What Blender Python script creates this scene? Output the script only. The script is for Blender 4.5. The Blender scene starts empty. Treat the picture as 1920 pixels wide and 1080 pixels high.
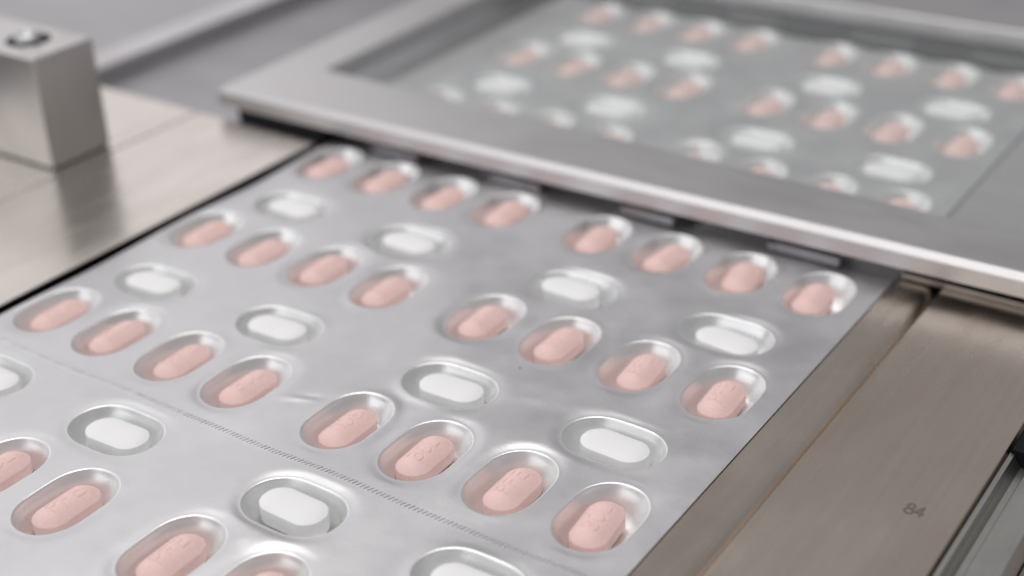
import bpy, bmesh, math, random
import numpy as np
from mathutils import Matrix, Vector

S = 0.002                      # one drawing unit = 2 mm; everything is built at real size
scene = bpy.context.scene
COL = scene.collection
random.seed(7)
rng = np.random.default_rng(11)

# ------------------------------------------------------------------ camera
R = np.array([[0.829209677623318, 0.558289767229065, -0.026904392632134067],
              [0.2482043101202182, -0.41092425825379597, -0.8772319387791839],
              [-0.5008052824934399, 0.7207314269433905, -0.47931229823642485]])
EYE = np.array([179.9253127208043, -197.07592801073187, 114.88991133717309])
cam = bpy.data.cameras.new('camera')
cam_o = bpy.data.objects.new('camera', cam)
COL.objects.link(cam_o)
m = np.eye(4)
m[:3, 0] = R[0]; m[:3, 1] = -R[1]; m[:3, 2] = -R[2]; m[:3, 3] = EYE * S
cam_o.matrix_world = Matrix(m.tolist())
cam.sensor_width = 36.0
cam.lens = 2719.774 / 1920 * 36.0
cam.clip_start = 0.01
cam.clip_end = 50
cam.dof.use_dof = True
cam.dof.focus_distance = 198 * S
cam.dof.aperture_fstop = 5.6
cam.dof.aperture_blades = 0
scene.camera = cam_o

# ------------------------------------------------------------------ light
world = bpy.data.worlds.new('World')
scene.world = world
world.use_nodes = True
bg = world.node_tree.nodes['Background']
bg.inputs[0].default_value = (0.985, 0.97, 1.0, 1)
bg.inputs[1].default_value = 0.29

def area(name, loc, target, sx, sy, power, col):
    l = bpy.data.lights.new(name, 'AREA')
    l.shape = 'RECTANGLE'; l.size = sx; l.size_y = sy
    l.energy = power; l.color = col
    o = bpy.data.objects.new(name, l)
    COL.objects.link(o)
    o.location = loc
    d = Vector(target) - Vector(loc)
    o.rotation_euler = d.to_track_quat('-Z', 'Y').to_euler()
    return o
CEN = (0.10, 0.0, 0.0)
area('ceiling_light', (-0.1, -0.15, 1.8), (-0.1, -0.15, 0), 2.0, 1.7, 26.5, (1.0, 0.975, 0.95))
area('window_light', (-2.4, 0.8, 1.05), CEN, 3.2, 2.2, 13.5, (1.0, 0.975, 1.0))
area('near_light', (-1.0, -1.9, 1.0), CEN, 3.2, 1.6, 15, (0.97, 0.98, 1.0))

scene.view_settings.view_transform = 'Standard'
scene.view_settings.look = 'None'
scene.view_settings.exposure = 0
scene.view_settings.gamma = 1
scene.cycles.max_bounces = 12
scene.cycles.diffuse_bounces = 4
scene.cycles.glossy_bounces = 8
scene.cycles.caustics_reflective = True
scene.cycles.sample_clamp_indirect = 4

# ------------------------------------------------------------------ materials
def mat(name):
    mt = bpy.data.materials.new(name)
    mt.use_nodes = True
    nt = mt.node_tree
    return mt, nt, nt.nodes['Principled BSDF']

def node(nt, typ, **kw):
    n = nt.nodes.new(typ)
    for k, v in kw.items():
        if k.startswith('i_'):
            n.inputs[k[2:].replace('_', ' ')].default_value = v
        else:
            setattr(n, k, v)
    return n

def coords(nt, scale=(1, 1, 1), rot=(0, 0, 0), loc=(0, 0, 0), vary=False):
    tc = node(nt, 'ShaderNodeTexCoord')
    mp = node(nt, 'ShaderNodeMapping')
    mp.inputs['Scale'].default_value = scale
    mp.inputs['Rotation'].default_value = rot
    mp.inputs['Location'].default_value = loc
    nt.links.new(tc.outputs['Object'], mp.inputs['Vector'])
    if vary:                                     # each copy gets its own patch of the pattern
        oi = node(nt, 'ShaderNodeObjectInfo')
        mu = node(nt, 'ShaderNodeMath', operation='MULTIPLY'); mu.inputs[1].default_value = 300.0
        nt.links.new(oi.outputs['Random'], mu.inputs[0])
        cx = node(nt, 'ShaderNodeCombineXYZ')
        nt.links.new(mu.outputs[0], cx.inputs[0]); nt.links.new(mu.outputs[0], cx.inputs[2])
        nt.links.new(cx.outputs[0], mp.inputs['Location'])
    return mp.outputs['Vector']

def noise(nt, vec, scale, detail=4, rough=0.55):
    n = node(nt, 'ShaderNodeTexNoise')
    n.inputs['Scale'].default_value = scale
    n.inputs['Detail'].default_value = detail
    n.inputs['Roughness'].default_value = rough
    nt.links.new(vec, n.inputs['Vector'])
    return n.outputs['Fac']

def remap(nt, val, a, b, c, d):
    n = node(nt, 'ShaderNodeMapRange')
    n.inputs[1].default_value = a; n.inputs[2].default_value = b
    n.inputs[3].default_value = c; n.inputs[4].default_value = d
    nt.links.new(val, n.inputs[0])
    return n.outputs[0]

def mixcol(nt, fac, a, b):
    n = node(nt, 'ShaderNodeMix', data_type='RGBA')
    nt.links.new(fac, n.inputs[0])
    n.inputs[6].default_value = (*a, 1); n.inputs[7].default_value = (*b, 1)
    return n.outputs[2]

def bump(nt, bsdf, height, strength, dist):
    n = node(nt, 'ShaderNodeBump')
    n.inputs['Strength'].default_value = strength
    n.inputs['Distance'].default_value = dist
    nt.links.new(height, n.inputs['Height'])
    nt.links.new(n.outputs[0], bsdf.inputs['Normal'])
    return n

def foil_material(name, rough, base, metal, wavy=0.00035):
    mt, nt, b = mat(name)
    b.inputs['Metallic'].default_value = metal
    v = coords(nt, (500, 500, 500), vary=True)
    f = noise(nt, v, 0.35, 3)
    nt.links.new(mixcol(nt, remap(nt, f, 0.35, 0.65, 0, 1), tuple(x * 0.97 for x in base), base), b.inputs['Base Color'])
    nt.links.new(remap(nt, noise(nt, v, 0.09, 3), 0.3, 0.7, rough - 0.06, rough + 0.07), b.inputs['Roughness'])
    fine = bump(nt, b, noise(nt, v, 2.6, 4, 0.65), 0.45, 0.00009)
    broad = node(nt, 'ShaderNodeBump')
    broad.inputs['Strength'].default_value = 0.5
    broad.inputs['Distance'].default_value = wavy
    nt.links.new(noise(nt, v, 0.11, 2, 0.5), broad.inputs['Height'])
    nt.links.new(broad.outputs[0], fine.inputs['Normal'])
    return mt

def steel_material(name, base, stain, rough, stretch, stain_scale=0.03, seed=0.0, brush=0.12, aniso=0.0):
    mt, nt, b = mat(name)
    b.inputs['Metallic'].default_value = 1.0
    v = coords(nt, tuple(500 * max(q, 0.4) for q in stretch), loc=(seed, seed * 0.7, 0))
    st = noise(nt, v, stain_scale, 5, 0.6)
    st2 = noise(nt, v, stain_scale * 3.7, 4, 0.6)
    ad = node(nt, 'ShaderNodeMath', operation='MULTIPLY_ADD')
    nt.links.new(st2, ad.inputs[0]); ad.inputs[1].default_value = 0.35
    nt.links.new(st, ad.inputs[2])
    streak = noise(nt, coords(nt, tuple(500 * (q if q >= 1 else 0.035) for q in stretch), loc=(seed, 0, 0)), 1.1, 3, 0.6)
    ad2 = node(nt, 'ShaderNodeMath', operation='MULTIPLY_ADD')      # faint brushing along the grain
    nt.links.new(streak, ad2.inputs[0]); ad2.inputs[1].default_value = 0.22
    nt.links.new(ad.outputs[0], ad2.inputs[2])
    nt.links.new(mixcol(nt, remap(nt, ad2.outputs[0], 0.6, 0.98, 0, 1), base, stain), b.inputs['Base Color'])
    nt.links.new(remap(nt, st2, 0.3, 0.7, rough - 0.05, rough + 0.07), b.inputs['Roughness'])
    vb = coords(nt, tuple(500 * s for s in stretch), loc=(seed, 0, 0))
    if brush: bump(nt, b, noise(nt, vb, 3.0, 2, 0.6), brush, 0.00008)
    if aniso:
        b.inputs['Anisotropic'].default_value = aniso
    return mt

M_FOIL = foil_material('foil', 0.42, (0.69, 0.683, 0.70), 0.97)
M_POCKET = foil_material('pocket_foil', 0.32, (0.88, 0.885, 0.885), 0.85, 0.0005)
M_FRAME = steel_material('anodised_frame', (0.675, 0.66, 0.67), (0.635, 0.62, 0.625), 0.42, (0.06, 1, 1), 0.02, 3.1, 0.08)
M_PLATE_L = steel_material('warm_ground_steel', (0.76, 0.715, 0.665), (0.66, 0.61, 0.555), 0.25, (1, 0.08, 1), 0.035, 8.3, 0.12)
M_PLATE_R = steel_material('stained_steel', (0.80, 0.72, 0.64), (0.63, 0.535, 0.45), 0.25, (1, 0.08, 1), 0.028, 1.7, 0.0)
M_STRIP = steel_material('rail_steel', (0.71, 0.635, 0.56), (0.53, 0.445, 0.37), 0.25, (1, 0.1, 1), 0.04, 5.2, 0.0)
M_BLOCK = steel_material('block_steel', (0.62, 0.60, 0.59), (0.54, 0.525, 0.51), 0.33, (1, 1, 0.08), 0.03, 2.2, 0.1)
M_SLAB = steel_material('table_steel', (0.66, 0.65, 0.67), (0.58, 0.56, 0.57), 0.40, (0.1, 1, 1), 0.02, 4.4, 0.08)
M_FLOOR = steel_material('recess_steel', (0.42, 0.41, 0.43), (0.36, 0.35, 0.37), 0.42, (0.1, 1, 1), 0.02, 9.4, 0.06)
M_TABLE = steel_material('rear_steel', (0.46, 0.45, 0.47), (0.41, 0.40, 0.41), 0.42, (0.1, 1, 1), 0.02, 7.7, 0.06)
M_RAIL = steel_material('grey_rail', (0.55, 0.55, 0.53), (0.46, 0.46, 0.43), 0.34, (1, 0.08, 1), 0.05, 6.2, 0.1)
M_BRIGHT = steel_material('bright_steel', (0.55, 0.55, 0.57), (0.48, 0.48, 0.48), 0.42, (1, 1, 1), 0.05, 2.0, 0.05)

def plain(name, col, rough, metal=0.0):
    mt, nt, b = mat(name)
    v = coords(nt, (500, 500, 500))
    nt.links.new(mixcol(nt, noise(nt, v, 0.15, 4), tuple(c * 0.85 for c in col), tuple(min(1, c * 1.1) for c in col)), b.inputs['Base Color'])
    b.inputs['Roughness'].default_value = rough
    b.inputs['Metallic'].default_value = metal
    return mt
M_DARK = plain('dark_bed', (0.035, 0.034, 0.034), 0.55)
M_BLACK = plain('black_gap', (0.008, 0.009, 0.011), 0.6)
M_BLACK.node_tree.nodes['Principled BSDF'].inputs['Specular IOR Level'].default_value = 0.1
M_BAR = steel_material('support_steel', (0.33, 0.30, 0.285), (0.25, 0.225, 0.21), 0.35, (0.1, 1, 1), 0.05, 3.3, 0.0)
M_DGREY = plain('dark_grey_finger', (0.09, 0.09, 0.09), 0.5)
M_FINGER = plain('grey_finger', (0.30, 0.295, 0.315), 0.35, 0.7)
M_ETCH = plain('etched_mark', (0.13, 0.105, 0.09), 0.7)

def tablet_material(name, c0, c1, sss):
    mt, nt, b = mat(name)
    v = coords(nt, (500, 500, 500), vary=True)
    nt.links.new(mixcol(nt, remap(nt, noise(nt, v, 2.6, 5, 0.7), 0.3, 0.7, 0, 1), c0, c1), b.inputs['Base Color'])
    b.inputs['Roughness'].default_value = 0.5
    b.inputs['Specular IOR Level'].default_value = 0.35
    b.inputs['Subsurface Weight'].default_value = sss
    b.inputs['Subsurface Scale'].default_value = 0.0012
    b.inputs['Subsurface Radius'].default_value = (1.0, 0.6, 0.5)
    bump(nt, b, noise(nt, v, 6.0, 3, 0.6), 0.10, 0.00005)
    return mt
M_PINK = tablet_material('pink_coating', (0.745, 0.515, 0.487), (0.81, 0.59, 0.562), 0.15)
M_WHITE = tablet_material('white_coating', (0.785, 0.785, 0.79), (0.81, 0.81, 0.81), 0.15)

M_PANE, nt, b = mat('tinted_pane')
nt.nodes.remove(b)
out = nt.nodes['Material Output']
tr = node(nt, 'ShaderNodeBsdfTransparent'); tr.inputs[0].default_value = (0.985, 0.993, 0.988, 1)
gl = node(nt, 'ShaderNodeBsdfGlossy'); gl.inputs['Roughness'].default_value = 0.14
gl.inputs[0].default_value = (0.9, 0.95, 0.95, 1)
fr = node(nt, 'ShaderNodeFresnel'); fr.inputs[0].default_value = 1.25
ge = node(nt, 'ShaderNodeNewGeometry')
fb = node(nt, 'ShaderNodeMath', operation='SUBTRACT'); fb.inputs[0].default_value = 1.0
nt.links.new(ge.outputs['Backfacing'], fb.inputs[1])
fm = node(nt, 'ShaderNodeMath', operation='MULTIPLY')      # only the outer skin of the pane reflects
nt.links.new(fr.outputs[0], fm.inputs[0]); nt.links.new(fb.outputs[0], fm.inputs[1])
mx = node(nt, 'ShaderNodeMixShader')
nt.links.new(fm.outputs[0], mx.inputs[0]); nt.links.new(tr.outputs[0], mx.inputs[1]); nt.links.new(gl.outputs[0], mx.inputs[2])
pane_haze = node(nt, 'ShaderNodeBsdfDiffuse'); pane_haze.inputs[0].default_value = (0.9, 0.92, 0.92, 1)
mx2 = node(nt, 'ShaderNodeMixShader'); mx2.inputs[0].default_value = 0.05      # pale haze mixed in to brighten the view through the pane
nt.links.new(mx.outputs[0], mx2.inputs[1]); nt.links.new(pane_haze.outputs[0], mx2.inputs[2])
nt.links.new(mx2.outputs[0], out.inputs[0])

# ------------------------------------------------------------------ helpers
def link(name, me, parent=None, loc=None, rotz=0.0):
    o = bpy.data.objects.new(name, me)
    COL.objects.link(o)
    if parent: o.parent = parent
    if loc is not None: o.location = tuple(c * S for c in loc)
    o.rotation_euler = (0, 0, rotz)
    return o

def tag(o, label=None, cat=None, group=None, kind=None):
    for k, v in (('label', label), ('category', cat), ('group', group), ('kind', kind)):
        if v: o[k] = v
    return o

def empty(name, loc=(0, 0, 0), rotz=0.0):
    return link(name, None, None, loc, rotz)

def mesh(name, verts, faces, material, smooth=False):
    me = bpy.data.meshes.new(name)
    v = np.asarray(verts, float) * S
    me.from_pydata(v.tolist(), [], [list(map(int, f)) for f in faces])
    me.materials.append(material)
    if smooth:
        me.polygons.foreach_set('use_smooth', [True] * len(me.polygons))
    me.update()
    return me

def bm_mesh(name, bm, material, smooth=False):
    me = bpy.data.meshes.new(name)
    bmesh.ops.scale(bm, vec=(S, S, S), verts=bm.verts)
    bmesh.ops.recalc_face_normals(bm, faces=bm.faces)
    bm.to_mesh(me); bm.free()
    me.materials.append(material)
    if smooth:
        me.polygons.foreach_set('use_smooth', [True] * len(me.polygons))
    return me

def add_box(bm, x0, x1, y0, y1, z0, z1, bev=0.0, seg=2):
    r = bmesh.ops.create_cube(bm, size=1.0)
    vs = r['verts']
    for v in vs:
        v.co = Vector(((x0 + x1) / 2 + v.co.x * (x1 - x0), (y0 + y1) / 2 + v.co.y * (y1 - y0), (z0 + z1) / 2 + v.co.z * (z1 - z0)))
    if bev:
        es = list({e for v in vs for e in v.link_edges})
        bmesh.ops.bevel(bm, geom=es, offset=bev, segments=seg, affect='EDGES', profile=0.5)

def box(name, x0, x1, y0, y1, z0, z1, material, bev=0.0, seg=2, parent=None, loc=None):
    bm = bmesh.new()
    add_box(bm, x0, x1, y0, y1, z0, z1, bev, seg)
    return link(name, bm_mesh(name, bm, material), parent, loc)

def profile_bar(name, prof, y0, y1, material, parent=None, ny=1):
    """extrude an x-z profile (closed polygon) along y"""
    n = len(prof); v = []; f = []
    for j in range(ny + 1):
        y = y0 + (y1 - y0) * j / ny
        v += [(x, y, z) for x, z in prof]
    for j in range(ny):
        for i in range(n):
            a = j * n + i; b_ = j * n + (i + 1) % n
            f.append((a, b_, b_ + n, a + n))
    f.append(list(range(n))[::-1]); f.append([ny * n + i for i in range(n)])
    bm = bmesh.new()
    me = mesh(name, v, f, material)
    bm.from_mesh(me); bmesh.ops.recalc_face_normals(bm, faces=bm.faces); bm.to_mesh(me); bm.free()
    return link(name, me, parent)

# ------------------------------------------------------------------ setting: machine bed and tables
tag(box('machine_bed', -330, 330, -330, 420, -14, -10, M_DARK), kind='structure')
tag(box('recess_floor', -82.5, -15.6, -4, 175, -9, -3.6, M_FLOOR), kind='structure')

# ------------------------------------------------------------------ foil web
GAP = 5.61
PITCH = 34.44
def ucol(c): return c * 14 + (GAP if c > 3.2 else 0)
def smooth01(t):
    t = np.clip(t, 0, 1); return t * t * (3 - 2 * t)
def base_z(v):
    return 1.45 * smooth01((v - 21.4) / 4.2) - 2.2 * smooth01((v - 109.5) / 3.5)
WL, WW = 15.5, 10.5

def rim_points(dx, dy, L, W, along):
    """stadium-like rim point in direction (dx,dy)"""
    if along: a, b_ = dy, dx
    else: a, b_ = dx, dy
    n = 2.35
    # superellipse mixed with stadium
    t = 1.0 / ((np.abs(a) / (L / 2)) ** n + (np.abs(b_) / (W / 2)) ** n) ** (1 / n)
    r = W / 2; s = (L - W) / 2
    ang = np.hypot(a, b_); ca, cb = np.abs(a) / ang, np.abs(b_) / ang
    # stadium distance
    t1 = np.where(cb > 1e-9, r / np.maximum(cb, 1e-9), 1e9)
    x_at = ca * t1
    disc = np.maximum(r * r - (s * cb) ** 2, 0)
    t2 = s * ca + np.sqrt(disc)
    ts = np.where(x_at <= s, t1, t2) / ang
    tt = 0.35 * t + 0.65 * ts
    return dx * tt, dy * tt

waves = [(rng.uniform(0.05, 0.2) * random.choice((-1, 1)), rng.uniform(0.05, 0.22), rng.uniform(0, 6.3), rng.uniform(0.3, 1)) for _ in range(9)]
def wave(u, v):
    z = 0
    for a, b_, ph, am in waves:
        z = z + am * np.sin(a * u + b_ * v + ph)
    z = z * 0.10
    # little creases pressed into the foil
    for cu, cv, ang, L, am in ((52.0, -68.4, 0.5, 2.6, 0.20), (53.2, -67.2, 0.5, 2.2, -0.16), (88, -15, 1.0, 5, 0.08), (84, -50, 0.3, 6, 0.10), (40, -10, 0.7, 8, 0.08), (70, -96, 0.4, 7, 0.1), (35, -60, 1.2, 7, -0.07)):
        p = (u - cu) * math.cos(ang) + (v - cv) * math.sin(ang)
        q = -(u - cu) * math.sin(ang) + (v - cv) * math.cos(ang)
        z = z + am * np.exp(-(p / L) ** 2 - (q / (0.16 * L + 0.1)) ** 2)
    return z * smooth01((108.8 - u) / 3.0)

VERT = {}; VL = []; FACES = []
def vid(u, v, z, key=True):
    if key:
        k = (round(u, 3), round(v, 3))
        if k in VERT: return VERT[k]
        VERT[k] = len(VL)
    VL.append((u, v, z)); return len(VL) - 1

def sheet_grid(u0, u1, nu, v0, v1, nv):
    us = np.linspace(u0, u1, nu + 1); vs = np.linspace(v0, v1, nv + 1)
    ids = [[vid(u, v, float(base_z(v) + wave(u, v))) for u in us] for v in vs]
    for j in range(nv):
        for i in range(nu):
            FACES.append((ids[j][i], ids[j][i + 1], ids[j + 1][i + 1], ids[j + 1][i]))

DIP = 0.10
def sheet_cell(cu, cv, hu, hv, nu, nv, along):
    per = []
    for i in range(nu): per.append((-hu + 2 * hu * i / nu, -hv))
    for j in range(nv): per.append((hu, -hv + 2 * hv * j / nv))
    for i in range(nu): per.append((hu - 2 * hu * i / nu, hv))
    for j in range(nv): per.append((-hu, hv - 2 * hv * j / nv))
    per = np.array(per); n = len(per)
    rx, ry = rim_points(per[:, 0], per[:, 1], WL, WW, along)
    rim = np.stack([rx, ry], 1)
    dist = np.hypot(*(per - rim).T)
    prev = None
    ts = [0, .3, .55, .72, .84, .92, .97, 1.0]
    for t in ts:
        pt = per + (rim - per) * t
        d = dist * (1 - t)
        U = cu + pt[:, 0]; V = cv + pt[:, 1]
        z = np.full(n, float(base_z(cv))) - (base_z(cv) - base_z(V)) * max(0, 1 - t * 1.5)
        z = z + wave(U, V) * smooth01(d / 1.6) - DIP * np.exp(-(d / 1.05) ** 2)* (t > 0)
        ids = [vid(U[k], V[k], float(z[k]), key=(t == 0)) for k in range(n)]
        if prev:
            for k in range(n):
                k2 = (k + 1) % n
                FACES.append((prev[k], prev[k2], ids[k2], ids[k]))
        prev = ids

KLO, KHI = -4, 3
UL, UR = -7.0, 112.3
for k in range(KLO, KHI + 1):
    vp = PITCH * k
    for c in range(8):
        sheet_cell(ucol(c), vp, 7, 8.8, 28, 34, True)
    sheet_grid(49, 49 + GAP, 11, vp - 8.8, vp + 8.8, 34)
    sheet_grid(110.61, UR, 3, vp - 8.8, vp + 8.8, 34)
    # plain strip between the pink row and the white row below it
    for u0, u1, n in ((-7, 49, 112), (49, 54.61, 11), (54.61, 110.61, 112), (110.61, UR, 3)):
        sheet_grid(u0, u1, n, vp - 13.02, vp - 8.8, 8)
    vw = vp - 19.33
    for c in (.5, 2.5, 4.5, 6.5):
        sheet_cell(ucol(c), vw, 14, 6.31, 56, 24, False)
    sheet_grid(49, 49 + GAP, 11, vw - 6.31, vw + 6.31, 24)
    sheet_grid(110.61, UR, 3, vw - 6.31, vw + 6.31, 24)
VL = [((-5.6 - (-5.6 - a) * .5) if a < -5.6 else a, b_, c) for a, b_, c in VL]      # the web is trimmed closer on its left edge
foil_me = mesh('blister_foil', VL, FACES, M_FOIL, smooth=True)
foil = link('blister_foil', foil_me)
tag(foil, 'long silver foil web of formed pockets running under the metal frame', 'foil sheet')

def pocket_mesh(name, along):
    n = 120
    th = np.linspace(0, 2 * np.pi, n, endpoint=False)
    s = (WL - WW) / 2
    # directions spread evenly round the stadium
    px = np.cos(th) * WW / 2 + np.where(np.cos(th) > 0, s, -s) * np.minimum(1, np.abs(np.cos(th)) * 3)
    py = np.sin(th) * WW / 2
    if along: px, py = py, px
    rx, ry = rim_points(px, py, WL, WW, along)
    prof = [(0, 0), (.07, -.01), (.14, -.04), (.20, -.10), (.25, -.19), (.30, -.33), (.40, -.65), (.60, -1.1), (.86, -1.6), (1.1, -2.15),
            (1.38, -2.7), (1.7, -3.2), (2.05, -3.62), (2.4, -3.92), (2.8, -4.14), (3.2, -4.26), (3.7, -4.30)]
    V = []; F = []
    for d, z in prof:
        # inset: scale both axes so that the wall keeps an even width
        fx = (WW / 2 - d) / (WW / 2) if along else (WL / 2 - d) / (WL / 2)
        fy = (WL / 2 - d) / (WL / 2) if along else (WW / 2 - d) / (WW / 2)
        V += [(x * fx, y * fy, z * .9 - DIP) for x, y in zip(rx, ry)]
    for j in range(len(prof) - 1):
        for i in range(n):
            a, b_ = j * n + i, j * n + (i + 1) % n
            F.append((a, b_, b_ + n, a + n))
    V.append((0, 0, -4.30 * .9 - DIP)); c = len(V) - 1; j = (len(prof) - 1) * n
    for i in range(n): F.append((j + i, j + (i + 1) % n, c))
    me = mesh(name, V, F, M_POCKET, smooth=True)
    bm = bmesh.new(); bm.from_mesh(me)
    bmesh.ops.recalc_face_normals(bm, faces=bm.faces)
    if sum(f.normal.z for f in bm.faces) < 0: bmesh.ops.reverse_faces(bm, faces=bm.faces)
    bm.to_mesh(me); bm.free()
    return me
PK_ME = pocket_mesh('long_pocket', True)
WK_ME = pocket_mesh('cross_pocket', False)
FLOOR = -4.30 * .9 - DIP

def project(x, y, z):
    c = R @ (np.array([x, y, z]) - EYE)
    return 960 + 2719.774 * c[0] / c[2], 540 + 2719.774 * c[1] / c[2]
def in_frame(x, y, z, mrg=130):
    a, b_ = project(x, y, z)
    return -mrg < a < 1920 + mrg and -mrg < b_ < 1080 + mrg

# perforated tear line: slanted nicks pressed across the web (hundreds, a few pixels each)
pv = []; pf = []
u = -5.8
while u < 111.6:
    cv = -80.2 + 0.08 * math.sin(u * 0.3)
    for sx, in ((1,),):
        dx, dy = 0.24, 0.46
        wx, wy = 0.13, -0.07
        i = len(pv)
        za = float(wave(u - dx, cv - dy)); zb = float(wave(u + dx, cv + dy)); hh = rng.uniform(.13, .17)
        pv += [(u - dx - wx, cv - dy - wy, za - .03), (u - dx + wx, cv - dy + wy, za - .03), (u + dx + wx, cv + dy + wy, zb - .03), (u + dx - wx, cv + dy - wy, zb - .03),
               (u - dx * .8, cv - dy * .8, za + hh), (u + dx * .8, cv + dy * .8, zb + hh)]
        pf += [(i, i + 1, i + 4), (i + 1, i + 2, i + 5, i + 4), (i + 2, i + 3, i + 5), (i + 3, i, i + 4, i + 5)]
    u += 0.68 * rng.uniform(.97, 1.03)
perf = link('perforation', mesh('perforation', pv, pf, M_FOIL), foil)
tag(perf, kind='stuff')
bm = bmesh.new()
bmesh.ops.create_icosphere(bm, subdivisions=1, radius=.2)
for v in bm.verts: v.co.z *= .4
link('dust_speck', bm_mesh('dust_speck', bm, M_ETCH), foil, (74.8, -44.35, float(wave(74.8, -44.35)) + .02))

# ------------------------------------------------------------------ tablets
STROKES = {
 'P': [[(0, 0), (0, 1)], [(0, 1), (.42, 1), (.6, .88), (.6, .62), (.42, .5), (0, .5)]],
 'F': [[(0, 0), (0, 1), (.58, 1)], [(0, .52), (.46, .52)]],
 'E': [[(.6, 0), (0, 0), (0, 1), (.6, 1)], [(0, .52), (.48, .52)]],
 '3': [[(0, .88), (.14, 1), (.44, 1), (.6, .87), (.6, .66), (.44, .53), (.2, .53)], [(.44, .53), (.62, .38), (.62, .14), (.46, 0), (.14, 0), (0, .12)]],
 'C': [[(.62, .82), (.46, 1), (.16, 1), (0, .82), (0, .18), (.16, 0), (.46, 0), (.62, .18)]],
 'L': [[(0, 1), (0, 0), (.56, 0)]],
 '8': [[(.3, .53), (.06, .66), (.06, .88), (.2, 1), (.42, 1), (.56, .88), (.56, .66), (.3, .53), (0, .38), (0, .13), (.16, 0), (.46, 0), (.62, .13), (.62, .38), (.3, .53)]],
 '4': [[(.48, 0), (.48, 1), (0, .32), (.66, .32)]],
}
def text_segments(txt, h, adv):
    """line segments of the word centred on the origin"""
    w = (len(txt) - 1) * adv + 0.6 * h
    segs = []
    for i, ch in enumerate(txt):
        for pl in STROKES[ch]:
            q = [(-w / 2 + i * adv + x * h, (y - .5) * h) for x, y in pl]
            segs += list(zip(q[:-1], q[1:]))
    return segs

def seg_dist(X, Y, segs):
    D = np.full(X.shape, 1e9)
    for (x0, y0), (x1, y1) in segs:
        dx, dy = x1 - x0, y1 - y0
        t = np.clip(((X - x0) * dx + (Y - y0) * dy) / (dx * dx + dy * dy + 1e-12), 0, 1)
        D = np.minimum(D, np.hypot(X - x0 - t * dx, Y - y0 - t * dy))
    return D

def tablet_mesh(name, L, W, band, dome, material, txt=None, nx=60, nt=24, edge=0.0, base=0.8):
    """capsule-shaped tablet, long axis on x, resting on z = 0"""
    r = W / 2; s = (L - W) / 2
    a = np.linspace(-math.pi / 2, math.pi / 2, nx + 1)
    X = np.sin(a) * L / 2
    # keep samples even along the straight part, dense at the ends
    X = 0.55 * X + 0.45 * np.linspace(-L / 2, L / 2, nx + 1)
    hw = np.where(np.abs(X) <= s, r, np.sqrt(np.maximum(r * r - (np.abs(X) - s) ** 2, 0)))
    t = np.sin(np.linspace(-math.pi / 2, math.pi / 2, nt + 1)) * .5 + .5 * np.linspace(-1, 1, nt + 1)
    XX = np.repeat(X[:, None], nt + 1, 1); YY = hw[:, None] * t[None, :]
    rho = np.hypot(np.maximum(np.abs(XX) - s, 0), YY) / r
    cap = np.clip(1 - rho ** 2, 0, 1)
    ztop = base + band + dome * cap if not edge else base + band + dome * .5 * smooth01(0.5 + 0.5 * np.clip((1 - rho) / edge, 0, 1)) - dome * .25 + dome * .5 * cap
    if txt:
        D = seg_dist(XX, YY, text_segments(txt, 2.2, 1.95))
        ztop = ztop - 0.13 * (1 - smooth01((D - 0.05) / 0.09))
    V = np.stack([XX, YY, ztop], 2).reshape(-1, 3).tolist(); F = []
    def I(i, j): return i * (nt + 1) + j
    for i in range(nx):
        for j in range(nt):
            F.append((I(i, j), I(i + 1, j), I(i + 1, j + 1), I(i, j + 1)))
    # outline loop (counter-clockwise from above)
    loop = [I(i, 0) for i in range(nx + 1)] + [I(i, nt) for i in range(nx - 1, 0, -1)]
    n = len(loop)
    top = [V[q] for q in loop]
    rings = [(1.008, base + band - 0.05), (1.012, base + band * .5), (1.008, base + .03), (0.97, base * .75), (0.8, base * .3), (0.5, 0.02)]
    prev = loop
    for sc, z in rings:
        ids = []
        for x, y, _ in top:
            ex = np.sign(x) * max(abs(x) - s, 0)
            cx = x - ex
            V.append((cx * (1 if sc > .9 else sc) + ex * sc, y * sc, z)); ids.append(len(V) - 1)
        for q in range(n):
            F.append((prev[q], ids[q], ids[(q + 1) % n], prev[(q + 1) % n]))
        prev = ids
    F.append(prev[::-1])
    me = mesh(name, V, F, material, smooth=True)
    bm = bmesh.new(); bm.from_mesh(me)
    bmesh.ops.remove_doubles(bm, verts=bm.verts, dist=1e-7)
    bmesh.ops.recalc_face_normals(bm, faces=bm.faces)
    bm.to_mesh(me); bm.free()
    me.set_sharp_from_angle(angle=math.radians(40))
    return me
PINK_A = tablet_mesh('pink_tablet_pfe', 10.1, 5.2, 1.75, 1.3, M_PINK, 'PFE', 170, 90)
PINK_B = tablet_mesh('pink_tablet_3cl', 10.1, 5.2, 1.75, 1.3, M_PINK, '3CL', 170, 90)
PINK_FAR = tablet_mesh('pink_tablet_plain', 10.1, 5.2, 1.75, 1.3, M_PINK, None, 40, 18)
WHITE_T = tablet_mesh('white_tablet', 10.3, 5.5, 2.3, 0.65, M_WHITE, None, 70, 40, edge=0.42)

ORD = ['first', 'second', 'third', 'fourth', 'fifth', 'sixth', 'seventh', 'eighth']
ROWNAME = {0: 'in the pink row beside the frame', -1: 'in the middle pink row of the open web', -2: 'just above the perforated line',
           -3: 'below the perforated line', 1: 'half hidden along the front of the pane',
           2: 'under the pane, in its middle pink row', 3: 'under the pane, in its farthest row'}
WNAME = {0: 'in the first white row below the frame', -1: 'in the second white row below the frame', -2: 'in the white row just below the perforated line',
         -3: 'in the nearest white row at the bottom', 2: 'under the pane, in the nearer white row', 3: 'under the pane, in the farther white row', 1: ''}
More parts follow.
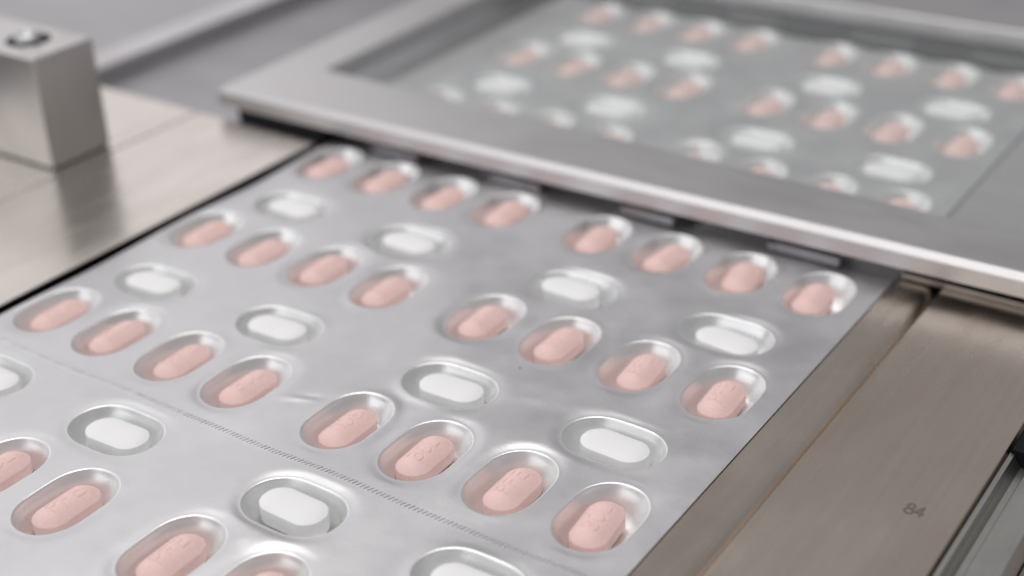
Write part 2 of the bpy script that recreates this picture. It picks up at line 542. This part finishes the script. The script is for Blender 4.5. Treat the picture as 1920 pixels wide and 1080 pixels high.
# where each tablet has slid to in its pocket (x, y), read row by row
PO = {0: [(-.6, -.2), (-.7, .5), (-.1, -.1), (-.5, .7), (-.3, .3), (-.3, .4), (-.1, .8), (-1.0, .1)],
      -1: [(-.5, .3), (-.6, .0), (-1.1, .8), (-1.0, .2), (-1.0, .5), (-.7, .8), (.2, .4), (-.1, .0)],
      -2: [(-.3, .3), (-.7, .5), (-.1, .5), (-.2, .4), (0, -.1), (-.5, .2), (.1, .3), (-.4, -.2)],
      -3: [(-.5, .3), (-.5, .3), (-1.0, .5), (-.5, .2), (-.5, .1), (-.4, .1), (0, 0), (0, 0)]}
PR = {0: [0, 2, -2, 3, 4, -6, 9, 3], -1: [2, -1, 3, 1, 2, 0, 5, 4], -2: [1, 2, 0, -1, 0, 2, 1, 6], -3: [0, 0, 2, 0, 1, 0, 0, 0]}
PTXT = {-1: 'BABABAAA', -2: 'ABABcBAB', 0: 'ABABABAB', -3: 'ABBAAB'}
WO = {0: [(-.2, .7), (-.7, .3), (-.9, .7), (.6, -1.0)], -1: [(-1.0, .5), (-.5, 0), (.2, .1), (.2, 0)], -2: [(0, .2), (.3, -.1), (-.5, .4), (0, 0)], -3: [(0, 0)] * 4}

visible_pink = {}; visible_white = {}
for k in range(KLO, KHI + 1):
    for c in range(8):
        x, y = ucol(c), PITCH * k
        if in_frame(x, y, 0): visible_pink.setdefault(k, []).append(c)
    for c in range(4):
        x, y = ucol(.5 + 2 * c), PITCH * k - 19.33
        if in_frame(x, y, 0): visible_white.setdefault(k, []).append(c)

for k, cs in visible_pink.items():
    y = PITCH * k; z = float(base_z(y))
    seen = [c for c in cs if in_frame(ucol(c), y, 0, 60)]
    for c in cs:
        x = ucol(c)
        link('pocket', PK_ME, foil, (x, y, z))
        if c not in seen: continue
        if k in PO:
            ox, oy = PO[k][c]; ro = math.radians(PR[k][c])
        else:
            ox, oy = rng.uniform(-.7, .2), rng.uniform(-.2, .7); ro = math.radians(rng.uniform(-5, 5))
        fl = PTXT.get(k, 'AAAAAAAA')[min(c, len(PTXT.get(k, 'AAAAAAAA')) - 1)]
        me = PINK_FAR if k > 0 else (PINK_B if fl in 'Bc' else PINK_A)
        t = link('pink_tablet', me, None, (x + ox, y + oy, z + FLOOR + .02), math.pi / 2 + ro + (math.pi if fl == 'c' else 0))
        tag(t, 'pink tablet %s, %s from the left' % (ROWNAME[k], ORD[seen.index(c)]), 'tablet', 'pink tablets under the pane' if k > 0 else 'pink tablets in the open foil pockets')
for k, cs in visible_white.items():
    y = PITCH * k - 19.33; z = float(base_z(y))
    seen = [c for c in cs if in_frame(ucol(.5 + 2 * c), y, 0, 60)]
    for c in cs:
        x = ucol(.5 + 2 * c)
        link('pocket', WK_ME, foil, (x, y, z))
        if c not in seen or k == 1: continue
        if k in WO: ox, oy = WO[k][c]
        else: ox, oy = rng.uniform(-.7, .4), rng.uniform(0, .6)
        ro = math.radians(rng.uniform(-3, 3))
        if (k, c) == (0, 3): ro = math.radians(-6)
        t = link('white_tablet', WHITE_T, None, (x + ox, y + oy, z + FLOOR + .38), ro)
        tag(t, 'white tablet %s, %s from the left' % (WNAME[k], ORD[seen.index(c)]), 'tablet', 'white tablets under the pane' if k > 1 else 'white tablets in the open foil pockets')

# ------------------------------------------------------------------ right-hand rail and plates
rs = empty('guide_rail', (0, 0, 0))
tag(rs, 'narrow stained steel strip along the right edge of the foil', 'rail')
profile_bar('rail_body', [(109.7, -0.2), (109.7, -6), (119.75, -6), (119.75, -2.1), (119.5, -1.6), (119.0, -1.02), (118.4, -.56), (117.8, -.3), (117.1, -.2)], -330, 26, M_STRIP, rs, 1)

sp = empty('side_plate', (0, 0, 0))
tag(sp, 'wide stained steel plate with an etched 84 on the right', 'plate')
profile_bar('plate_body', [(119.95, -.12), (120.1, 0), (142.45, 0), (142.6, -.15), (142.6, -1.6), (119.95, -1.6)], -330, 24, M_PLATE_R, sp, 1)
ev = []; ef = []
for (x0, y0), (x1, y1) in text_segments('84', 2.1, 1.6):
    x0 *= .78; x1 *= .78
    d = math.hypot(x1 - x0, y1 - y0) or 1; nx, ny = -(y1 - y0) / d * .17, (x1 - x0) / d * .17
    ex, ey = (x1 - x0) / d * .1, (y1 - y0) / d * .1
    i = len(ev)
    for px, py in ((x0 - ex + nx, y0 - ey + ny), (x0 - ex - nx, y0 - ey - ny), (x1 + ex - nx, y1 + ey - ny), (x1 + ex + nx, y1 + ey + ny)):
        ev.append((136.9 + px, -46.7 + py, 0.012 + 0.0006 * len(ev) / 4))
    ef.append((i, i + 1, i + 2, i + 3))
link('etched_number', mesh('etched_number', ev, ef, M_ETCH), sp)

er = empty('edge_rail', (0, 0, 0))
tag(er, 'grey grooved edge rail at the lower right beside the stained plate', 'rail')
profile_bar('groove', [(142.6, -1.62), (142.9, -1.1), (143.5, -1.2), (143.9, -2.0), (144.6, -2.9), (145.6, -2.9), (145.6, -7), (142.6, -7)], -330, -26.3, M_RAIL, er, 1)
profile_bar('lip', [(145.62, -2.2), (145.8, -2.0), (146.1, -2.05), (149.4, -2.4), (149.6, -2.6), (149.6, -9.9), (145.62, -9.9)], -330, -28, M_RAIL, er, 1)
box('end_stop', 143.0, 152, -26.2, -21, -7, -.5, M_BLACK, 0.2, 2, er)
tag(box('lower_tray', 149.8, 260, -330, 60, -10, -8.6, M_PLATE_R), 'brown steel tray below the edge rail at the bottom right corner', 'tray')

# ------------------------------------------------------------------ left-hand plates, block and table
lp = empty('left_plate')
tag(lp, 'warm brushed steel plate along the left edge of the foil', 'plate')
profile_bar('plate_body', [(-40.4, .9), (-40.2, 1.0), (-7.7, 1.0), (-7.55, .88), (-8.75, -.3), (-40.4, -.3)], -330, 4.4, M_PLATE_L, lp)
profile_bar('plate_support', [(-10.5, -.32), (-10.5, -9.9), (-82, -9.9), (-82, -.32)], -330, 4.1, M_DARK, lp)
op = empty('outer_plate')
tag(op, 'second warm steel plate that carries the steel block at the left', 'plate')
profile_bar('plate_body', [(-82, -.3), (-40.65, -.3), (-40.65, .9), (-40.85, 1.0), (-82, 1.0)], -330, 4.6, M_PLATE_L, op)

bk = empty('clamp_block', (-43.1, -32.6, 1.0))
tag(bk, 'tall square steel block standing on the left plate', 'block')
box('block_body', -30, 0, 0, 14.8, .35, 22.8, M_BLOCK, 0.22, 2, bk, (0, 0, 0))
box('foot_shadow_gap', -29.6, -.35, .35, 14.4, 0.0, .36, M_DARK, 0, 1, bk, (0, 0, 0))  # inset slab coloured dark as the shadow line under the block
bm = bmesh.new()
prof = [(0, .95), (.9, .9), (1.7, .7), (2.2, .3), (2.35, 0)]
prevr = None
hexr = 1.0
vsr = []
for r_, z_ in [(hexr, .2), (hexr, 1.5), (1.6, 1.45), (2.2, 1.0), (2.6, .3), (2.7, 0)]:
    ring = [bm.verts.new((r_ * math.cos(a), r_ * math.sin(a), z_)) for a in np.linspace(0, 2 * math.pi, 24, endpoint=False)]
    if vsr:
        for i in range(24): bm.faces.new((vsr[-1][i], vsr[-1][(i + 1) % 24], ring[(i + 1) % 24], ring[i]))
    vsr.append(ring)
bm.faces.new(vsr[0])
link('screw_head', bm_mesh('screw_head', bm, M_BRIGHT, True), bk, (-10.2, 7.6, 22.95))
bm = bmesh.new()
inner = [bm.verts.new((2.75 * math.cos(a), 2.5 * math.sin(a), 0)) for a in np.linspace(0, 2 * math.pi, 32, endpoint=False)]
outer = [bm.verts.new((4.4 * math.cos(a), 4.4 * math.sin(a), 0.0)) for a in np.linspace(0, 2 * math.pi, 32, endpoint=False)]
for i in range(32): bm.faces.new((inner[i], inner[(i + 1) % 32], outer[(i + 1) % 32], outer[i]))
link('bore_shade', bm_mesh('bore_shade', bm, M_BLACK), bk, (-10.2, 7.6, 22.83))  # flat black ring painting the shade of the screw recess

rt = empty('rear_table')
tag(rt, 'grey steel table with a lighter raised edge at the back left', 'table')
profile_bar('edge_strip', [(-82.7, -3.6), (-82.7, -.2), (-82.9, 0), (-91.6, 0), (-91.6, -3.6)], -60, 240, M_SLAB, rt)
profile_bar('table_top', [(-91.7, -3.6), (-91.7, -.45), (-92.1, -.3), (-240, -.3), (-240, -3.6)], -60, 240, M_TABLE, rt)

# ------------------------------------------------------------------ frame with the viewing window
YAW = 0.018
fr_ = empty('window_frame', (0, 0, 0))
tag(fr_, 'flat grey metal frame holding a viewing pane over the foil', 'frame')
FZ0, FZ1 = 3.0, 7.0
ox0, ox1, oy0, oy1 = -35.6, 215.0, 7.0, 175.0
ix0, ix1, iy0, iy1 = -22.0, 190.0, 26.4, 120.5
IY_R = 18.9      # the window's front edge is not quite parallel to the frame
def frame_mesh():
    def rot(x, y):
        c, s_ = math.cos(YAW), math.sin(YAW)
        return c * x - s_ * y, s_ * x + c * y
    outer = [(ox0, oy0), (ox1, oy0), (ox1, oy1), (ox0, oy1)]
    inner = [(ix0, iy0), (ix1, IY_R), (ix1, iy1), (ix0, iy1)]
    def inset(p, d, sgn):
        cx = (ox0 + ox1) / 2; cy = (oy0 + oy1) / 2
        return [(x + (d if x < cx else -d) * sgn, y + (d if y < cy else -d) * sgn) for x, y in p]
    loops = [(inset(outer, .25, 1), FZ0), (outer, FZ0 + .15), (outer, FZ1 - 1.15), (inset(outer, .06, 1), FZ1 - 1.0), (inset(outer, .95, 1), FZ1 - .06), (inset(outer, 1.15, 1), FZ1),
             (inset(inner, .18, -1), FZ1), (inner, FZ1 - .18), (inner, FZ0)]
    V = []; F = []
    for lp_, z in loops: V += [(*rot(x, y), z) for x, y in lp_]
    n = len(loops)
    for j in range(n):
        for i in range(4):
            a, b_ = j * 4 + i, j * 4 + (i + 1) % 4
            a2, b2 = ((j + 1) % n) * 4 + i, ((j + 1) % n) * 4 + (i + 1) % 4
            F.append((a, b_, b2, a2))
    me = mesh('frame_plate', V, F, M_FRAME)
    bm = bmesh.new(); bm.from_mesh(me); bmesh.ops.recalc_face_normals(bm, faces=bm.faces); bm.to_mesh(me); bm.free()
    return me
link('frame_plate', frame_mesh(), fr_)
p = box('viewing_pane', ix0 - 3, ix1 + 3, 16, iy1 + 4, FZ0 - .7, FZ0 - .03, M_PANE, 0, 1, fr_, (0, 0, 0))
p.rotation_euler = (0, 0, YAW)

# guide fingers under the front and back edges of the frame
def finger(x0, x1, y, z0, z1, depth, m=M_FINGER):
    bm = bmesh.new()
    add_box(bm, x0 + .9, x1, y, y + depth, z0, z1, .25, 2)
    # rounded nose at the left end
    r_ = bmesh.ops.create_cone(bm, cap_ends=True, segments=20, radius1=1.3, radius2=1.3, depth=(z1 - z0) * .8)
    for v in r_['verts']: v.co = Vector((x0 + .3 + v.co.x, y + 1.2 + v.co.y, (z0 + z1) / 2 + v.co.z))
    return bm_mesh('guide_finger', bm, m)
for x0, x1, y in ((5, 15.5, 7.9), (33, 44, 8.3), (61.5, 72, 8.8), (90.5, 103, 9.4)):
    link('guide_finger', finger(x0, x1, y, .3, 1.9, 8), fr_)
for x0, x1, y in ((2, 14, 115.8), (30, 42.5, 115.8), (62, 76, 115.8), (90, 103, 115.8)):
    link('guide_finger', finger(x0, x1, y, .6, 2.6, 1.9, M_DGREY), fr_)
# bars that carry the frame either side of the web
box('support_bar', 112.9, 230, 11.6, 24, .02, 1.0, M_BAR, .12, 2, fr_, (0, 0, 0))
box('support_bar', 118.5, 230, 13.2, 23, 1.02, 2.2, M_DARK, .12, 2, fr_, (0, 0, 0))
box('support_bar', -33.5, -9.5, 9.4, 22, -3.5, 2.4, M_DARK, .2, 2, fr_, (0, 0, 0))
# inside of the press below the window; a black box paints the shaded hollow
tag(box('cavity_shade', -60, 215, 117.9, 200, -9, 2.9, M_BLACK), 'solid black box for the shaded hollow under the far edge of the frame', 'press interior')
box('inner_ledge', -15.5, -7.0, 26, 113, -3.5, 1.1, M_SLAB, .15, 2, fr_, (0, 0, 0))
box('inner_ledge', 110.0, 205, 27, 113, -5.0, 1.05, M_SLAB, .15, 2, fr_, (0, 0, 0))
